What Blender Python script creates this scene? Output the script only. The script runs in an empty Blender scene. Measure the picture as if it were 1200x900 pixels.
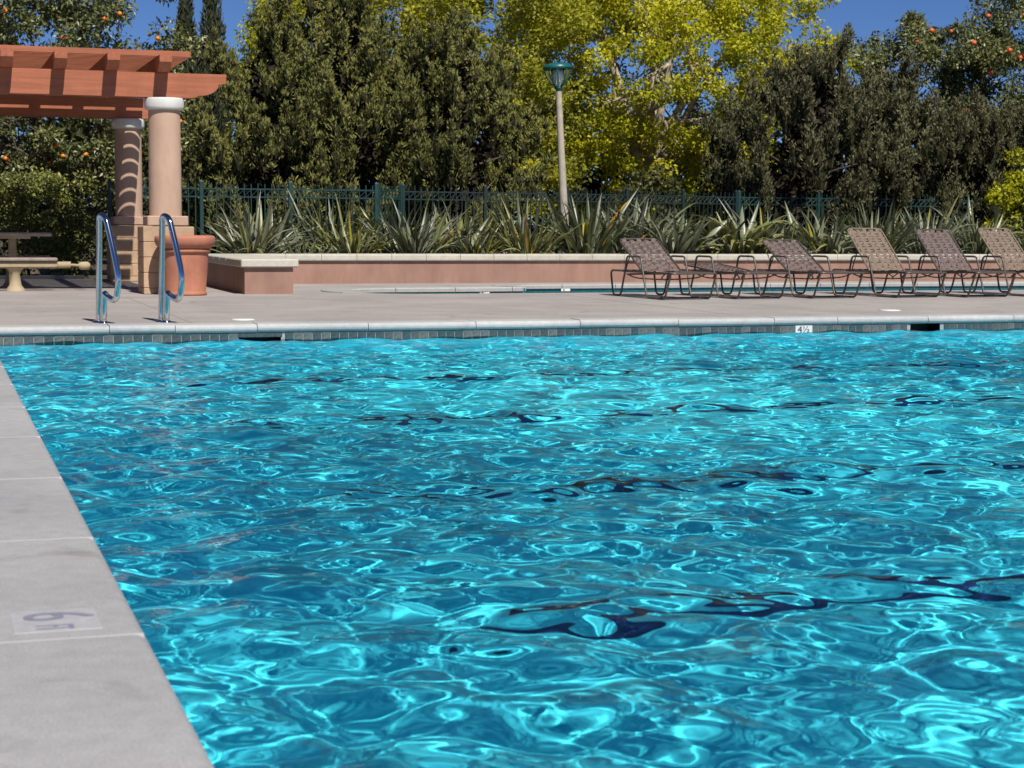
import bpy, bmesh, math, random
import numpy as np
from mathutils import Matrix, Vector, geometry

S = bpy.context.scene
COL = S.collection
R = math.radians

# ------------------------------------------------------------------ camera
th, psi, rl = R(5.2145), R(18.377), R(.361)
fw = Vector((math.sin(psi)*math.cos(th), math.cos(psi)*math.cos(th), -math.sin(th)))
rt = Vector((math.cos(psi), -math.sin(psi), 0)); up = rt.cross(fw)
r2 = rt*math.cos(rl) + up*math.sin(rl); u2 = up*math.cos(rl) - rt*math.sin(rl)
cd = bpy.data.cameras.new('camera'); cam = bpy.data.objects.new('camera', cd); COL.objects.link(cam)
cam.matrix_world = Matrix(((r2.x, u2.x, -fw.x, 0), (r2.y, u2.y, -fw.y, 0), (r2.z, u2.z, -fw.z, .95), (0, 0, 0, 1)))
cd.sensor_width = 36; cd.lens = 61.8; cd.clip_end = 3000
cd.dof.use_dof = True; cd.dof.focus_distance = 14.0; cd.dof.aperture_fstop = 8.0
S.camera = cam

# ------------------------------------------------------------------ sky, sun, exposure
EL, AZ = 52.0, 7.0
w = bpy.data.worlds.new('World'); S.world = w; w.use_nodes = True
wn = w.node_tree; sky = wn.nodes.new('ShaderNodeTexSky'); sky.sky_type = 'NISHITA'; sky.sun_disc = False
sky.sun_elevation = R(EL); sky.sun_rotation = R(180 - AZ)
sky.air_density = .6; sky.dust_density = 0.0; sky.ozone_density = 10.0; sky.altitude = 3000
wn.links.new(sky.outputs[0], wn.nodes['Background'].inputs[0]); wn.nodes['Background'].inputs[1].default_value = .072
ld = bpy.data.lights.new('sun', 'SUN'); ld.energy = 5.0; ld.angle = R(.5); ld.color = (1, .95, .88)
sun = bpy.data.objects.new('sun', ld); COL.objects.link(sun)
sd = Vector((math.sin(R(AZ))*math.cos(R(EL)), -math.cos(R(AZ))*math.cos(R(EL)), math.sin(R(EL))))
sun.rotation_euler = sd.to_track_quat('Z', 'Y').to_euler(); sun.location = sd*60
ld.cycles.is_caustics_light = True
S.view_settings.view_transform = 'Standard'; S.view_settings.look = 'None'
S.view_settings.exposure = 0.28; S.view_settings.gamma = 1.0
S.render.engine = 'CYCLES'
S.cycles.max_bounces = 10; S.cycles.transmission_bounces = 6; S.cycles.transparent_max_bounces = 6

# ------------------------------------------------------------------ helpers
def tag(o, label=None, cat=None, group=None, kind=None):
    if label: o['label'] = label
    if cat: o['category'] = cat
    if group: o['group'] = group
    if kind: o['kind'] = kind
    return o

def link(o, parent=None):
    COL.objects.link(o)
    if parent is not None: o.parent = parent
    return o

def empty(name, loc=(0, 0, 0), rz=0, parent=None):
    o = bpy.data.objects.new(name, None); o.location = loc; o.rotation_euler = (0, 0, rz)
    o.empty_display_size = .2
    return link(o, parent)

def inst(name, me, parent=None, loc=(0, 0, 0), rot=(0, 0, 0), scl=None):
    o = bpy.data.objects.new(name, me); o.location = loc; o.rotation_euler = rot
    if scl is not None: o.scale = scl
    return link(o, parent)

class MB:
    """collects vertices and faces"""
    def __init__(s): s.v = []; s.f = []; s.sm = []
    def add(s, vs, fs, smooth=False):
        b = len(s.v); s.v += [tuple(x) for x in vs]; s.f += [tuple(i + b for i in f) for f in fs]
        s.sm += [smooth]*len(fs); return s
    def box(s, lo, hi, bev=0):
        x0, y0, z0 = lo; x1, y1, z1 = hi
        if bev <= 0:
            vs = [(x0,y0,z0),(x1,y0,z0),(x1,y1,z0),(x0,y1,z0),(x0,y0,z1),(x1,y0,z1),(x1,y1,z1),(x0,y1,z1)]
            return s.add(vs, [(0,3,2,1),(4,5,6,7),(0,1,5,4),(1,2,6,5),(2,3,7,6),(3,0,4,7)])
        b = bev
        bm = bmesh.new(); bmesh.ops.create_cube(bm, size=1)
        for v in bm.verts:
            v.co = Vector(((x0+x1)/2 + v.co.x*(x1-x0), (y0+y1)/2 + v.co.y*(y1-y0), (z0+z1)/2 + v.co.z*(z1-z0)))
        bmesh.ops.bevel(bm, geom=bm.edges[:], offset=b, segments=1, affect='EDGES')
        bm.verts.index_update()
        s.add([v.co[:] for v in bm.verts], [[v.index for v in f.verts] for f in bm.faces]); bm.free(); return s
    def prism(s, pts, axis, a, b, smooth=False):
        """pts: 2d outline; axis 'x': pts are (y,z); 'y': (x,z); 'z': (x,y)"""
        def mk(p, t):
            return (t, p[0], p[1]) if axis == 'x' else (p[0], t, p[1]) if axis == 'y' else (p[0], p[1], t)
        n = len(pts); vs = [mk(p, a) for p in pts] + [mk(p, b) for p in pts]
        s.add(vs, [(i, (i+1) % n, n + (i+1) % n, n + i) for i in range(n)], smooth)
        s.add([mk(p, a) for p in pts], [tuple(range(n))]); s.add([mk(p, b) for p in pts], [tuple(range(n))[::-1]])
        return s
    def lathe(s, prof, seg=32, c=(0, 0), smooth=True, closed_top=True, closed_bot=True):
        n = len(prof); vs = []
        for i in range(seg):
            a = 2*math.pi*i/seg
            for r, z in prof: vs.append((c[0] + r*math.cos(a), c[1] + r*math.sin(a), z))
        fs = []
        for i in range(seg):
            j = (i+1) % seg
            for k in range(n-1): fs.append((i*n+k, j*n+k, j*n+k+1, i*n+k+1))
        s.add(vs, fs, smooth)
        if closed_bot: s.add([(c[0]+prof[0][0]*math.cos(2*math.pi*i/seg), c[1]+prof[0][0]*math.sin(2*math.pi*i/seg), prof[0][1]) for i in range(seg)], [tuple(range(seg))[::-1]])
        if closed_top: s.add([(c[0]+prof[-1][0]*math.cos(2*math.pi*i/seg), c[1]+prof[-1][0]*math.sin(2*math.pi*i/seg), prof[-1][1]) for i in range(seg)], [tuple(range(seg))])
        return s
    def tube(s, path, r, seg=8, caps=True):
        P = [Vector(p) for p in path]; n = len(P)
        rs = r if hasattr(r, '__len__') else [r]*n
        T = []
        for i in range(n):
            t = (P[min(i+1, n-1)] - P[max(i-1, 0)])
            T.append(t.normalized() if t.length > 1e-9 else Vector((0, 0, 1)))
        ref = Vector((0, 0, 1)) if abs(T[0].z) < .9 else Vector((1, 0, 0))
        N = (ref - T[0]*ref.dot(T[0])).normalized(); vs = []
        for i in range(n):
            N = (N - T[i]*N.dot(T[i]))
            N = N.normalized() if N.length > 1e-6 else T[i].orthogonal().normalized()
            B = T[i].cross(N)
            for k in range(seg):
                a = 2*math.pi*k/seg; vs.append(P[i] + (N*math.cos(a) + B*math.sin(a))*rs[i])
        fs = [(i*seg+k, i*seg+(k+1) % seg, (i+1)*seg+(k+1) % seg, (i+1)*seg+k) for i in range(n-1) for k in range(seg)]
        s.add(vs, fs, True)
        if caps:
            s.add(vs[:seg], [tuple(range(seg))[::-1]]); s.add(vs[-seg:], [tuple(range(seg))])
        return s
    def mesh(s, name, m):
        me = bpy.data.meshes.new(name); me.from_pydata(s.v, [], s.f)
        me.polygons.foreach_set('use_smooth', s.sm); me.materials.append(m); me.update()
        bm = bmesh.new(); bm.from_mesh(me); bmesh.ops.recalc_face_normals(bm, faces=bm.faces[:]); bm.to_mesh(me); bm.free()
        return me
    def obj(s, name, m, parent=None, loc=(0, 0, 0), rot=(0, 0, 0)):
        return inst(name, s.mesh(name, m), parent, loc, rot)

def arc_path(pts, rad, n=5):
    """polyline with rounded corners"""
    P = [Vector(p) for p in pts]; out = [P[0]]
    for i in range(1, len(P)-1):
        a, b, c = P[i-1], P[i], P[i+1]
        d0 = (a-b); d1 = (c-b); k = min(rad, d0.length*.48, d1.length*.48)
        p0 = b + d0.normalized()*k; p1 = b + d1.normalized()*k
        for t in range(n+1):
            u = t/n; out.append(p0*(1-u)**2 + b*2*u*(1-u) + p1*u*u)
    out.append(P[-1]); return out

# ------------------------------------------------------------------ materials
def nodes(name):
    m = bpy.data.materials.new(name); m.use_nodes = True
    nt = m.node_tree; return m, nt, nt.nodes['Principled BSDF']

def pm(name, c, rough=.6, var=.12, scale=6., bump=0., bscale=60., metal=0., spec=.5, c2=None, detail=5, coat=0, speck=0, stretch=None, streak=0, sscale=3):
    m, nt, b = nodes(name); N, L = nt.nodes, nt.links
    tc = N.new('ShaderNodeTexCoord')
    no = N.new('ShaderNodeTexNoise'); no.inputs['Scale'].default_value = scale; no.inputs['Detail'].default_value = detail
    no.inputs['Roughness'].default_value = .65
    vec = tc.outputs['Object']
    if stretch:
        mp = N.new('ShaderNodeMapping'); mp.inputs['Scale'].default_value = stretch; L.new(vec, mp.inputs['Vector']); vec = mp.outputs['Vector']
    L.new(vec, no.inputs['Vector'])
    cr = N.new('ShaderNodeValToRGB')
    d = c2 if c2 else tuple(x*(1-2*var) for x in c)
    e = tuple(min(1, x*(1+var)) for x in c)
    cr.color_ramp.elements[0].position = .3; cr.color_ramp.elements[0].color = (*d, 1)
    cr.color_ramp.elements[1].position = .7; cr.color_ramp.elements[1].color = (*e, 1)
    L.new(no.outputs['Fac'], cr.inputs['Fac'])
    out = cr.outputs['Color']
    if speck:
        n3 = N.new('ShaderNodeTexNoise'); n3.inputs['Scale'].default_value = bscale*2; n3.inputs['Detail'].default_value = 2
        L.new(tc.outputs['Object'], n3.inputs['Vector'])
        mr = N.new('ShaderNodeMapRange'); mr.inputs[1].default_value = .35; mr.inputs[2].default_value = .65
        mr.inputs[3].default_value = 1-speck; mr.inputs[4].default_value = 1+speck
        L.new(n3.outputs['Fac'], mr.inputs[0])
        mx = N.new('ShaderNodeMix'); mx.data_type = 'RGBA'; mx.blend_type = 'MULTIPLY'; mx.inputs['Factor'].default_value = 1
        L.new(out, mx.inputs['A']); L.new(mr.outputs[0], mx.inputs['B']); out = mx.outputs['Result']
    if streak:     # weathering: run marks and blotches
        mp2 = N.new('ShaderNodeMapping'); mp2.inputs['Scale'].default_value = (1, 1, .18); L.new(tc.outputs['Object'], mp2.inputs['Vector'])
        n4 = N.new('ShaderNodeTexNoise'); n4.inputs['Scale'].default_value = sscale; n4.inputs['Detail'].default_value = 8; n4.inputs['Roughness'].default_value = .7
        L.new(mp2.outputs['Vector'], n4.inputs['Vector'])
        mr4 = N.new('ShaderNodeMapRange'); mr4.inputs[1].default_value = .42; mr4.inputs[2].default_value = .68; mr4.inputs[3].default_value = 1; mr4.inputs[4].default_value = 1-streak
        L.new(n4.outputs['Fac'], mr4.inputs[0])
        mx4 = N.new('ShaderNodeMix'); mx4.data_type = 'RGBA'; mx4.blend_type = 'MULTIPLY'; mx4.inputs['Factor'].default_value = 1
        L.new(out, mx4.inputs['A']); L.new(mr4.outputs[0], mx4.inputs['B']); out = mx4.outputs['Result']
    L.new(out, b.inputs['Base Color'])
    b.inputs['Roughness'].default_value = rough; b.inputs['Metallic'].default_value = metal
    b.inputs['Specular IOR Level'].default_value = spec
    if coat: b.inputs['Coat Weight'].default_value = coat
    if bump:
        n2 = N.new('ShaderNodeTexNoise'); n2.inputs['Scale'].default_value = bscale; n2.inputs['Detail'].default_value = 4
        L.new(tc.outputs['Object'], n2.inputs['Vector'])
        bp = N.new('ShaderNodeBump'); bp.inputs['Strength'].default_value = bump; bp.inputs['Distance'].default_value = .01
        L.new(n2.outputs['Fac'], bp.inputs['Height']); L.new(bp.outputs['Normal'], b.inputs['Normal'])
    return m

def concrete(name, base, warm, stain, rough=.75, amount=.35):
    """brushed concrete: mottling at two scales, speckle and dull stains"""
    m, nt, b = nodes(name); N, L = nt.nodes, nt.links
    tc = N.new('ShaderNodeTexCoord'); V = tc.outputs['Object']
    def noise(sc, det=5, dist=0.0):
        n = N.new('ShaderNodeTexNoise'); n.inputs['Scale'].default_value = sc; n.inputs['Detail'].default_value = det
        n.inputs['Distortion'].default_value = dist; L.new(V, n.inputs['Vector']); return n.outputs['Fac']
    def ramp(fac, p0, p1, a, c):
        r = N.new('ShaderNodeValToRGB'); r.color_ramp.elements[0].position = p0; r.color_ramp.elements[1].position = p1
        r.color_ramp.elements[0].color = (*a, 1); r.color_ramp.elements[1].color = (*c, 1); L.new(fac, r.inputs['Fac']); return r.outputs['Color']
    def mix(f, a, c, mode='MIX'):
        x = N.new('ShaderNodeMix'); x.data_type = 'RGBA'; x.blend_type = mode
        if hasattr(f, 'links'): L.new(f, x.inputs['Factor'])
        else: x.inputs['Factor'].default_value = f
        L.new(a, x.inputs['A']); L.new(c, x.inputs['B']); return x.outputs['Result']
    c0 = ramp(noise(.9, 6, .4), .35, .65, base, warm)
    st = ramp(noise(2.3, 8, 1.2), .60, .72, (0, 0, 0), (1, 1, 1))
    rgb = N.new('ShaderNodeRGB'); rgb.outputs[0].default_value = (*stain, 1)
    bw = N.new('ShaderNodeMath'); bw.operation = 'MULTIPLY'; bw.inputs[1].default_value = amount
    L.new(st, bw.inputs[0])
    c1 = mix(bw.outputs[0], c0, rgb.outputs[0])
    c2 = mix(1.0, c1, ramp(noise(140, 2), .3, .7, (.84, .84, .84), (1.12, 1.12, 1.12)), 'MULTIPLY')
    c3 = mix(1.0, c2, ramp(noise(16, 6), .3, .7, (.92, .92, .92), (1.06, 1.06, 1.06)), 'MULTIPLY')
    L.new(c3, b.inputs['Base Color']); b.inputs['Roughness'].default_value = rough; b.inputs['Specular IOR Level'].default_value = .3
    bp = N.new('ShaderNodeBump'); bp.inputs['Strength'].default_value = .35; bp.inputs['Distance'].default_value = .004
    L.new(noise(220, 3), bp.inputs['Height']); L.new(bp.outputs['Normal'], b.inputs['Normal'])
    return m

def leafmat(name, ca, cb, cc=None, rough=.45, trans=.3, spec=.4):
    """leaf colours vary from leaf to leaf through the 'rnd' attribute"""
    m, nt, b = nodes(name); N, L = nt.nodes, nt.links
    at = N.new('ShaderNodeAttribute'); at.attribute_name = 'rnd'
    cr = N.new('ShaderNodeValToRGB'); e = cr.color_ramp.elements
    e[0].position = 0; e[0].color = (*ca, 1); e[1].position = .85 if cc else 1; e[1].color = (*cb, 1)
    if cc:
        n = e.new(1.0); n.color = (*cc, 1)
    L.new(at.outputs['Fac'], cr.inputs['Fac']); L.new(cr.outputs['Color'], b.inputs['Base Color'])
    b.inputs['Roughness'].default_value = rough; b.inputs['Specular IOR Level'].default_value = spec
    t = N.new('ShaderNodeBsdfTranslucent'); L.new(cr.outputs['Color'], t.inputs['Color'])
    mx = N.new('ShaderNodeMixShader'); mx.inputs[0].default_value = trans
    L.new(b.outputs[0], mx.inputs[1]); L.new(t.outputs[0], mx.inputs[2])
    L.new(mx.outputs[0], nt.nodes['Material Output'].inputs['Surface'])
    return m

M = {}
M['deck_near'] = concrete('pale_deck_concrete', (.285, .283, .286), (.35, .345, .347), (.19, .18, .172), .75, .7)
M['deck_far'] = concrete('deck_concrete', (.285, .262, .246), (.355, .325, .303), (.20, .175, .158), .75, .65)
M['coping'] = concrete('coping_concrete', (.36, .365, .362), (.43, .43, .42), (.28, .275, .26), .6)
M['wadcoping'] = concrete('wading_coping_concrete', (.30, .30, .29), (.36, .355, .335), (.25, .24, .22))
M['caulk'] = pm('joint_caulk', (.50, .49, .495), .7, .08)
M['plaster'] = pm('pool_plaster', (.055, .77, .92), .7, .04, 2.5, c2=(.047, .73, .91))
M['lane'] = pm('lane_tile', (.005, .016, .085), .4, .1)
M['grout'] = pm('grout', (.30, .33, .33), .8, .1, 20)
TILES = [pm('waterline_tile_%s' % n, c, .12, .25, 30, spec=.6) for n, c in (('slate', (.068, .082, .086)), ('grey', (.09, .102, .102)), ('teal', (.055, .08, .088)), ('pale', (.125, .137, .133)))]
M['tealtile'] = pm('teal_tile', (.02, .13, .16), .2, .2, 25)
M['dark'] = pm('skimmer_dark', (.012, .016, .02), .6, .1)
M['white'] = pm('white_plastic', (.72, .72, .70), .45, .05)
M['marker'] = pm('marker_tile', (.62, .63, .63), .35, .06, 14)
M['marker_worn'] = pm('worn_marker_tile', (.385, .38, .387), .5, .09, 22)
M['ink'] = pm('worn_marker_ink', (.13, .14, .20), .6, .2, 45, c2=(.22, .225, .265))
M['inkblack'] = pm('marker_ink', (.01, .012, .015), .5, .1)
M['stucco'] = pm('pink_stucco', (.335, .198, .152), .9, .08, 1.6, bump=.4, bscale=180, spec=.2, speck=.07, streak=.20, sscale=4)
M['capstone'] = concrete('cream_cap_concrete', (.42, .395, .33), (.48, .455, .385), (.34, .31, .245), .8, .6)
M['column'] = pm('beige_column_stucco', (.49, .335, .245), .9, .05, 2, bump=.35, bscale=150, spec=.2, speck=.06, streak=.14, sscale=5)
M['collar'] = pm('white_column_cap', (.58, .58, .545), .6, .05, 8)
M['block'] = pm('tan_block', (.47, .32, .205), .9, .1, 5, bump=.5, bscale=120, spec=.2, speck=.08)
M['mortar'] = pm('mortar', (.30, .22, .16), .95, .1, 20)
M['timber'] = pm('terracotta_painted_timber', (.365, .124, .064), .62, .13, 5, bump=.2, bscale=40, spec=.3, speck=.06, stretch=(.25, 5, 5), streak=.16, sscale=2.2)
M['timber_y'] = pm('terracotta_painted_rafter', (.365, .124, .064), .62, .13, 5, bump=.2, bscale=40, spec=.3, speck=.06, stretch=(5, .25, 5), streak=.16, sscale=2.2)
M['pot'] = pm('terracotta', (.43, .175, .108), .7, .09, 4, bump=.2, bscale=60, spec=.25, speck=.06, streak=.15, sscale=6)
M['soil'] = pm('soil', (.055, .04, .028), .95, .3, 12, bump=.6, bscale=40)
M['ground'] = pm('planting_ground', (.06, .05, .03), .95, .3, 2, bump=.5, bscale=20)
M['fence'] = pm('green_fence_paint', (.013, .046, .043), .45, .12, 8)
M['lampgreen'] = pm('green_lamp_paint', (.012, .105, .10), .35, .12, 10)
M['pole'] = pm('concrete_pole', (.42, .37, .29), .8, .12, 10, bump=.3, bscale=90, speck=.1)
M['bark'] = pm('bark', (.10, .075, .055), .95, .3, 9, bump=.8, bscale=30)
M['palebark'] = pm('pale_bark', (.40, .33, .24), .9, .3, 6, bump=.6, bscale=30)
M['steel'] = pm('polished_steel', (.62, .64, .66), .10, .04, 8, metal=1.0)
M['bronze'] = pm('bronze_powder_coat', (.075, .058, .048), .35, .12, 12, spec=.6)
M['strap'] = pm('brown_vinyl_strap', (.125, .090, .080), .5, .12, 9)
M['tanstrap'] = pm('sun_bleached_strap', (.175, .13, .095), .5, .12, 9)
M['tableboard'] = pm('table_coating', (.31, .245, .205), .35, .15, 12, spec=.6)
M['tablebeige'] = pm('beige_concrete_pedestal', (.38, .30, .185), .8, .1, 8, bump=.2, bscale=60, speck=.06)
M['orange'] = pm('orange_peel', (.75, .20, .012), .45, .15, 8)
M['redorange'] = pm('red_orange_peel', (.70, .10, .02), .45, .15, 8)
M['lens'] = pm('lamp_lens', (.62, .68, .62), .25, .05)

# ------------------------------------------------------------------ swimming pool (setting)
PX0, PX1, PY0, PY1 = .452, 14.2, -2.4, 16.30
WZ = -.150
def floor_z(y):                       # deeper towards the camera
    t = min(max((y - 3.5)/12.5, 0), 1); return -1.60 + .30*t
pool = tag(empty('swimming_pool', (0, 0, 0)), kind='structure')
mb = MB(); ys = list(np.linspace(PY0, PY1, 20))
mb.add([(x, y, floor_z(y)) for y in ys for x in (PX0, PX1)], [(2*i, 2*i+1, 2*i+3, 2*i+2) for i in range(len(ys)-1)], True)
pf = mb.obj('pool_floor', M['plaster'], pool)
mb = MB()
SK = ((2.73, 3.13), (9.85, 10.21)); SKT = (-.122, -.079)     # skimmer mouths in the far wall
mb.add([(PX0, PY0, -2.2), (PX0, PY1, -2.2), (PX0, PY1, 0-.079), (PX0, PY0, -.079)], [(0, 1, 2, 3)])
mb.add([(PX1, PY0, -2.2), (PX1, PY1, -2.2), (PX1, PY1, -.079), (PX1, PY0, -.079)], [(3, 2, 1, 0)])
mb.add([(PX0, PY0, -2.2), (PX1, PY0, -2.2), (PX1, PY0, -.079), (PX0, PY0, -.079)], [(0, 1, 2, 3)])
mb.add([(PX0, PY1, -2.2), (PX1, PY1, -2.2), (PX1, PY1, -.26), (PX0, PY1, -.26)], [(3, 2, 1, 0)])
pw = mb.obj('pool_wall', M['plaster'], pool)
mb = MB(); x = PX0
for a, b in SK + ((PX1, PX1),):
    mb.add([(x, PY1, -.26), (a, PY1, -.26), (a, PY1, -.079), (x, PY1, -.079)], [(3, 2, 1, 0)]); x = b
for a, b in SK:
    mb.add([(a, PY1, -.26), (b, PY1, -.26), (b, PY1, -.21), (a, PY1, -.21)], [(3, 2, 1, 0)])
pg = mb.obj('grout_band', M['grout'], pool)
for (a, b), zt in zip(SK, SKT):
    if zt < -.1: MB().box((a-.01, PY1-.006, zt), (b+.01, PY1+.02, -.0795), .002).obj('skimmer_lintel', TILES[0], pool)
    mb = MB(); y0, y1, z0, z1 = PY1, PY1+.22, -.21, zt
    mb.add([(a, y0, z0), (b, y0, z0), (b, y0, z1), (a, y0, z1), (a, y1, z0), (b, y1, z0), (b, y1, z1), (a, y1, z1)],
           [(4, 5, 6, 7), (0, 1, 5, 4), (3, 7, 6, 2), (0, 4, 7, 3), (1, 2, 6, 5)])
    sk = mb.obj('skimmer_mouth', M['dark'], pool)
LANES = []
for Yl in (3.45, 5.92, 8.33, 10.95, 13.50):      # lane lines cross the pool
    mb = MB(); h = .055
    z = [floor_z(Yl-h)+.006, floor_z(Yl+h)+.006]
    mb.add([(1.9, Yl-h, z[0]), (PX1-1.5, Yl-h, z[0]), (PX1-1.5, Yl+h, z[1]), (1.9, Yl+h, z[1])], [(0, 1, 2, 3)])
    LANES.append(mb.obj('lane_line', M['lane'], pool))
for o in [pf, pw, pg] + LANES: o.cycles.is_caustics_receiver = True
# waterline tiles along the far wall, one by one
random.seed(3)
TP = .0875
tmesh = []
for m in TILES:
    tmesh.append(MB().box((-.0405, -.006, -.0415), (.0405, 0, .0415), .0025).mesh('tile', m))
x = PX0 + TP/2
while x < PX1 - .05 and x < 13.2:
    if not any(a - .03 < x < b + .03 for a, b in SK) and not (8.47 < x < 8.72):
        inst('tile', random.choice(tmesh), pool, (x, PY1 - .001, -.1215 + random.uniform(-.001, .001)), (random.uniform(-.02, .02), 0, random.uniform(-.02, .02)))
    x += TP
# second course just under the water
x = PX0 + TP/2
mb = MB()
while x < 13.2:
    if not any(a - .03 < x < b + .03 for a, b in SK): mb.box((x-.0405, PY1-.006, -.252), (x+.0405, PY1-.0005, -.169))
    x += TP
tag(mb.obj('submerged_tile_course', TILES[1], pool), kind='stuff')
# depth marker on the far wall
mk = MB().box((8.495, PY1-.009, -.168), (8.69, PY1-.001, -.082), .002).obj('depth_marker_tile', M['marker'], pool)

def text_mesh(name, body, size, m, extrude=.0015):
    cu = bpy.data.curves.new(name, 'FONT'); cu.body = body; cu.size = size; cu.extrude = extrude; cu.align_x = 'CENTER'; cu.align_y = 'CENTER'
    o = bpy.data.objects.new(name, cu); COL.objects.link(o)
    bpy.context.view_layer.update()
    me = bpy.data.meshes.new_from_object(o.evaluated_get(bpy.context.evaluated_depsgraph_get()))
    bpy.data.objects.remove(o); me.name = name; me.materials.clear(); me.materials.append(m); return me
inst('depth_numeral', text_mesh('depth_numeral', '4\u00bd', .095, M['inkblack']), mk, (8.592, PY1-.0105, -.125), (math.pi/2, 0, 0), (1.15, 1, 1))

# coping stones along the far edge
def coping_profile(y0, y1, z0, z1, r):
    pts = [(y1, z0), (y1, z1)]
    cz = (z0+z1)/2
    for i in range(9):
        a = math.pi/2 + math.pi*i/8
        pts.append((y0 + r + r*math.cos(a), cz + (z1-z0)/2*math.sin(a)))
    return pts
CJ = [.47, 1.553, 2.145, 2.902, 3.964, 5.036, 6.115, 7.173, 8.243, 8.972, 10.049, 11.103, 12.17, 13.24, PX1]
random.seed(8)
for a, b in zip(CJ[:-1], CJ[1:]):
    dz = random.uniform(-.0025, .0025)
    mb = MB().prism(coping_profile(16.268, 16.56, -.078+dz, .004+dz, .04), 'x', a+.003, b-.003, False)
    o = mb.obj('coping_stone', M['coping'], pool)
MB().box((.47, 16.30, -.079), (PX1, 16.55, -.012)).obj('coping_bed', M['mortar'], pool)

# ------------------------------------------------------------------ water
step = .0205
xs = np.arange(PX0-.005, PX1+.02, step); yw = np.concatenate([np.arange(PY0, 2.3, .12), np.arange(2.3, PY1+.012, step)])
X, Y = np.meshgrid(xs, yw); Z = np.zeros_like(X)
rng = np.random.default_rng(11)
# gentle chop crossing from all sides, with a slow modulation so that patches differ
mod = 1 + .35*np.sin(.55*X + .4*Y + .7)*np.sin(.38*Y - .25*X + 1.9)
NW = 90
for i in range(NW):
    lam = math.exp(rng.uniform(math.log(.115), math.log(.80))); k = 2*math.pi/lam
    a = rng.uniform(0, 2*math.pi); ph = rng.uniform(0, 2*math.pi)
    amp = .0134*lam**1.47/math.sqrt(NW/8)
    px_, py_ = X + .06*np.sin(1.3*Y+i), Y + .06*np.sin(1.1*X+2*i)
    Z += amp*np.sin(k*(px_*math.cos(a) + py_*math.sin(a)) + ph)*(mod if lam < .5 else 1)
ny, nx = X.shape
def grid_mesh(name, co, ny, nx, m):
    idx = np.arange(nx*ny).reshape(ny, nx)
    f = np.stack([idx[:-1, :-1], idx[:-1, 1:], idx[1:, 1:], idx[1:, :-1]], -1).reshape(-1, 4)
    me = bpy.data.meshes.new(name); me.vertices.add(len(co)); me.vertices.foreach_set('co', co.astype(np.float32).ravel())
    me.loops.add(f.size); me.loops.foreach_set('vertex_index', f.astype(np.int32).ravel())
    me.polygons.add(len(f)); me.polygons.foreach_set('loop_start', np.arange(0, f.size, 4, dtype=np.int32))
    me.update(calc_edges=True); me.polygons.foreach_set('use_smooth', np.ones(len(f), bool)); me.materials.append(m); return me
m, nt, b = nodes('pool_water'); nt.nodes.remove(b)
N_, L_ = nt.nodes, nt.links
rf = N_.new('ShaderNodeBsdfRefraction'); rf.inputs['Roughness'].default_value = 0; rf.inputs['IOR'].default_value = 1.33
gl = N_.new('ShaderNodeBsdfGlossy'); gl.inputs['Roughness'].default_value = 0
fr = N_.new('ShaderNodeFresnel'); fr.inputs['IOR'].default_value = 1.33
fm_ = N_.new('ShaderNodeMath'); fm_.operation = 'MULTIPLY'; fm_.inputs[1].default_value = .60; L_.new(fr.outputs[0], fm_.inputs[0])
mx_ = N_.new('ShaderNodeMixShader'); L_.new(fm_.outputs[0], mx_.inputs[0]); L_.new(rf.outputs[0], mx_.inputs[1]); L_.new(gl.outputs[0], mx_.inputs[2])
L_.new(mx_.outputs[0], N_['Material Output'].inputs['Surface']); M['water'] = m
wat = inst('water', grid_mesh('water', np.stack([X, Y, Z+WZ], -1).reshape(-1, 3), ny, nx, M['water']))
wat.cycles.is_caustics_caster = True; tag(wat, kind='structure')

# ------------------------------------------------------------------ ground and decks
def sheet(outer, holes, z):
    polys = [[Vector((x, y, 0)) for x, y in outer]] + [[Vector((x, y, 0)) for x, y in h] for h in holes]
    flat = [p for q in polys for p in q]
    return [(p.x, p.y, z) for p in flat], [tuple(t) for t in geometry.tessellate_polygon(polys)]
mb = MB()
BIG = 900
for (x0, y0, x1, y1) in ((-BIG, 26.85, BIG, BIG), (-BIG, -BIG, -12, 26.85), (30, -BIG, BIG, 26.85), (-12, -BIG, 30, -8)):
    mb.add([(x0, y0, -.06), (x1, y0, -.06), (x1, y1, -.06), (x0, y1, -.06)], [(0, 1, 2, 3)])
tag(mb.obj('ground', M['ground']), kind='structure')

# wading pool outline behind the deck
WP = []
def arc(cx, cy, rx, ry, a0, a1, n):
    return [(cx + rx*math.cos(R(a0+(a1-a0)*i/n)), cy + ry*math.sin(R(a0+(a1-a0)*i/n))) for i in range(n+1)]
WP += arc(6.35, 23.75, .85, .85, 270, 90, 12)
WP += [(7.4, 24.62), (8.4, 24.70)] + arc(8.75, 25.15, .32, .42, 200, 95, 5)
WP += [(9.9, 25.62), (12, 25.66), (16, 25.66), (18.4, 25.6)] + arc(18.6, 24.25, 1.3, 1.35, 90, -90, 12) + [(14, 22.9), (10, 22.9)]
deck = tag(empty('deck', (0, 0, 0)), kind='structure')
v, f = sheet([(-12, 16.55), (30, 16.55), (30, 26.86), (-12, 26.86)], [WP], 0)
MB().add(v, f).obj('far_paving', M['deck_far'], deck)
mb = MB(); mb.add([(PX1, -8, 0), (30, -8, 0), (30, 16.55, 0), (PX1, 16.55, 0)], [(0, 1, 2, 3)])
mb.add([(.47, -8, 0), (PX1, -8, 0), (PX1, PY0, 0), (.47, PY0, 0)], [(0, 1, 2, 3)])
mb.obj('side_paving', M['deck_far'], deck)
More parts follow.
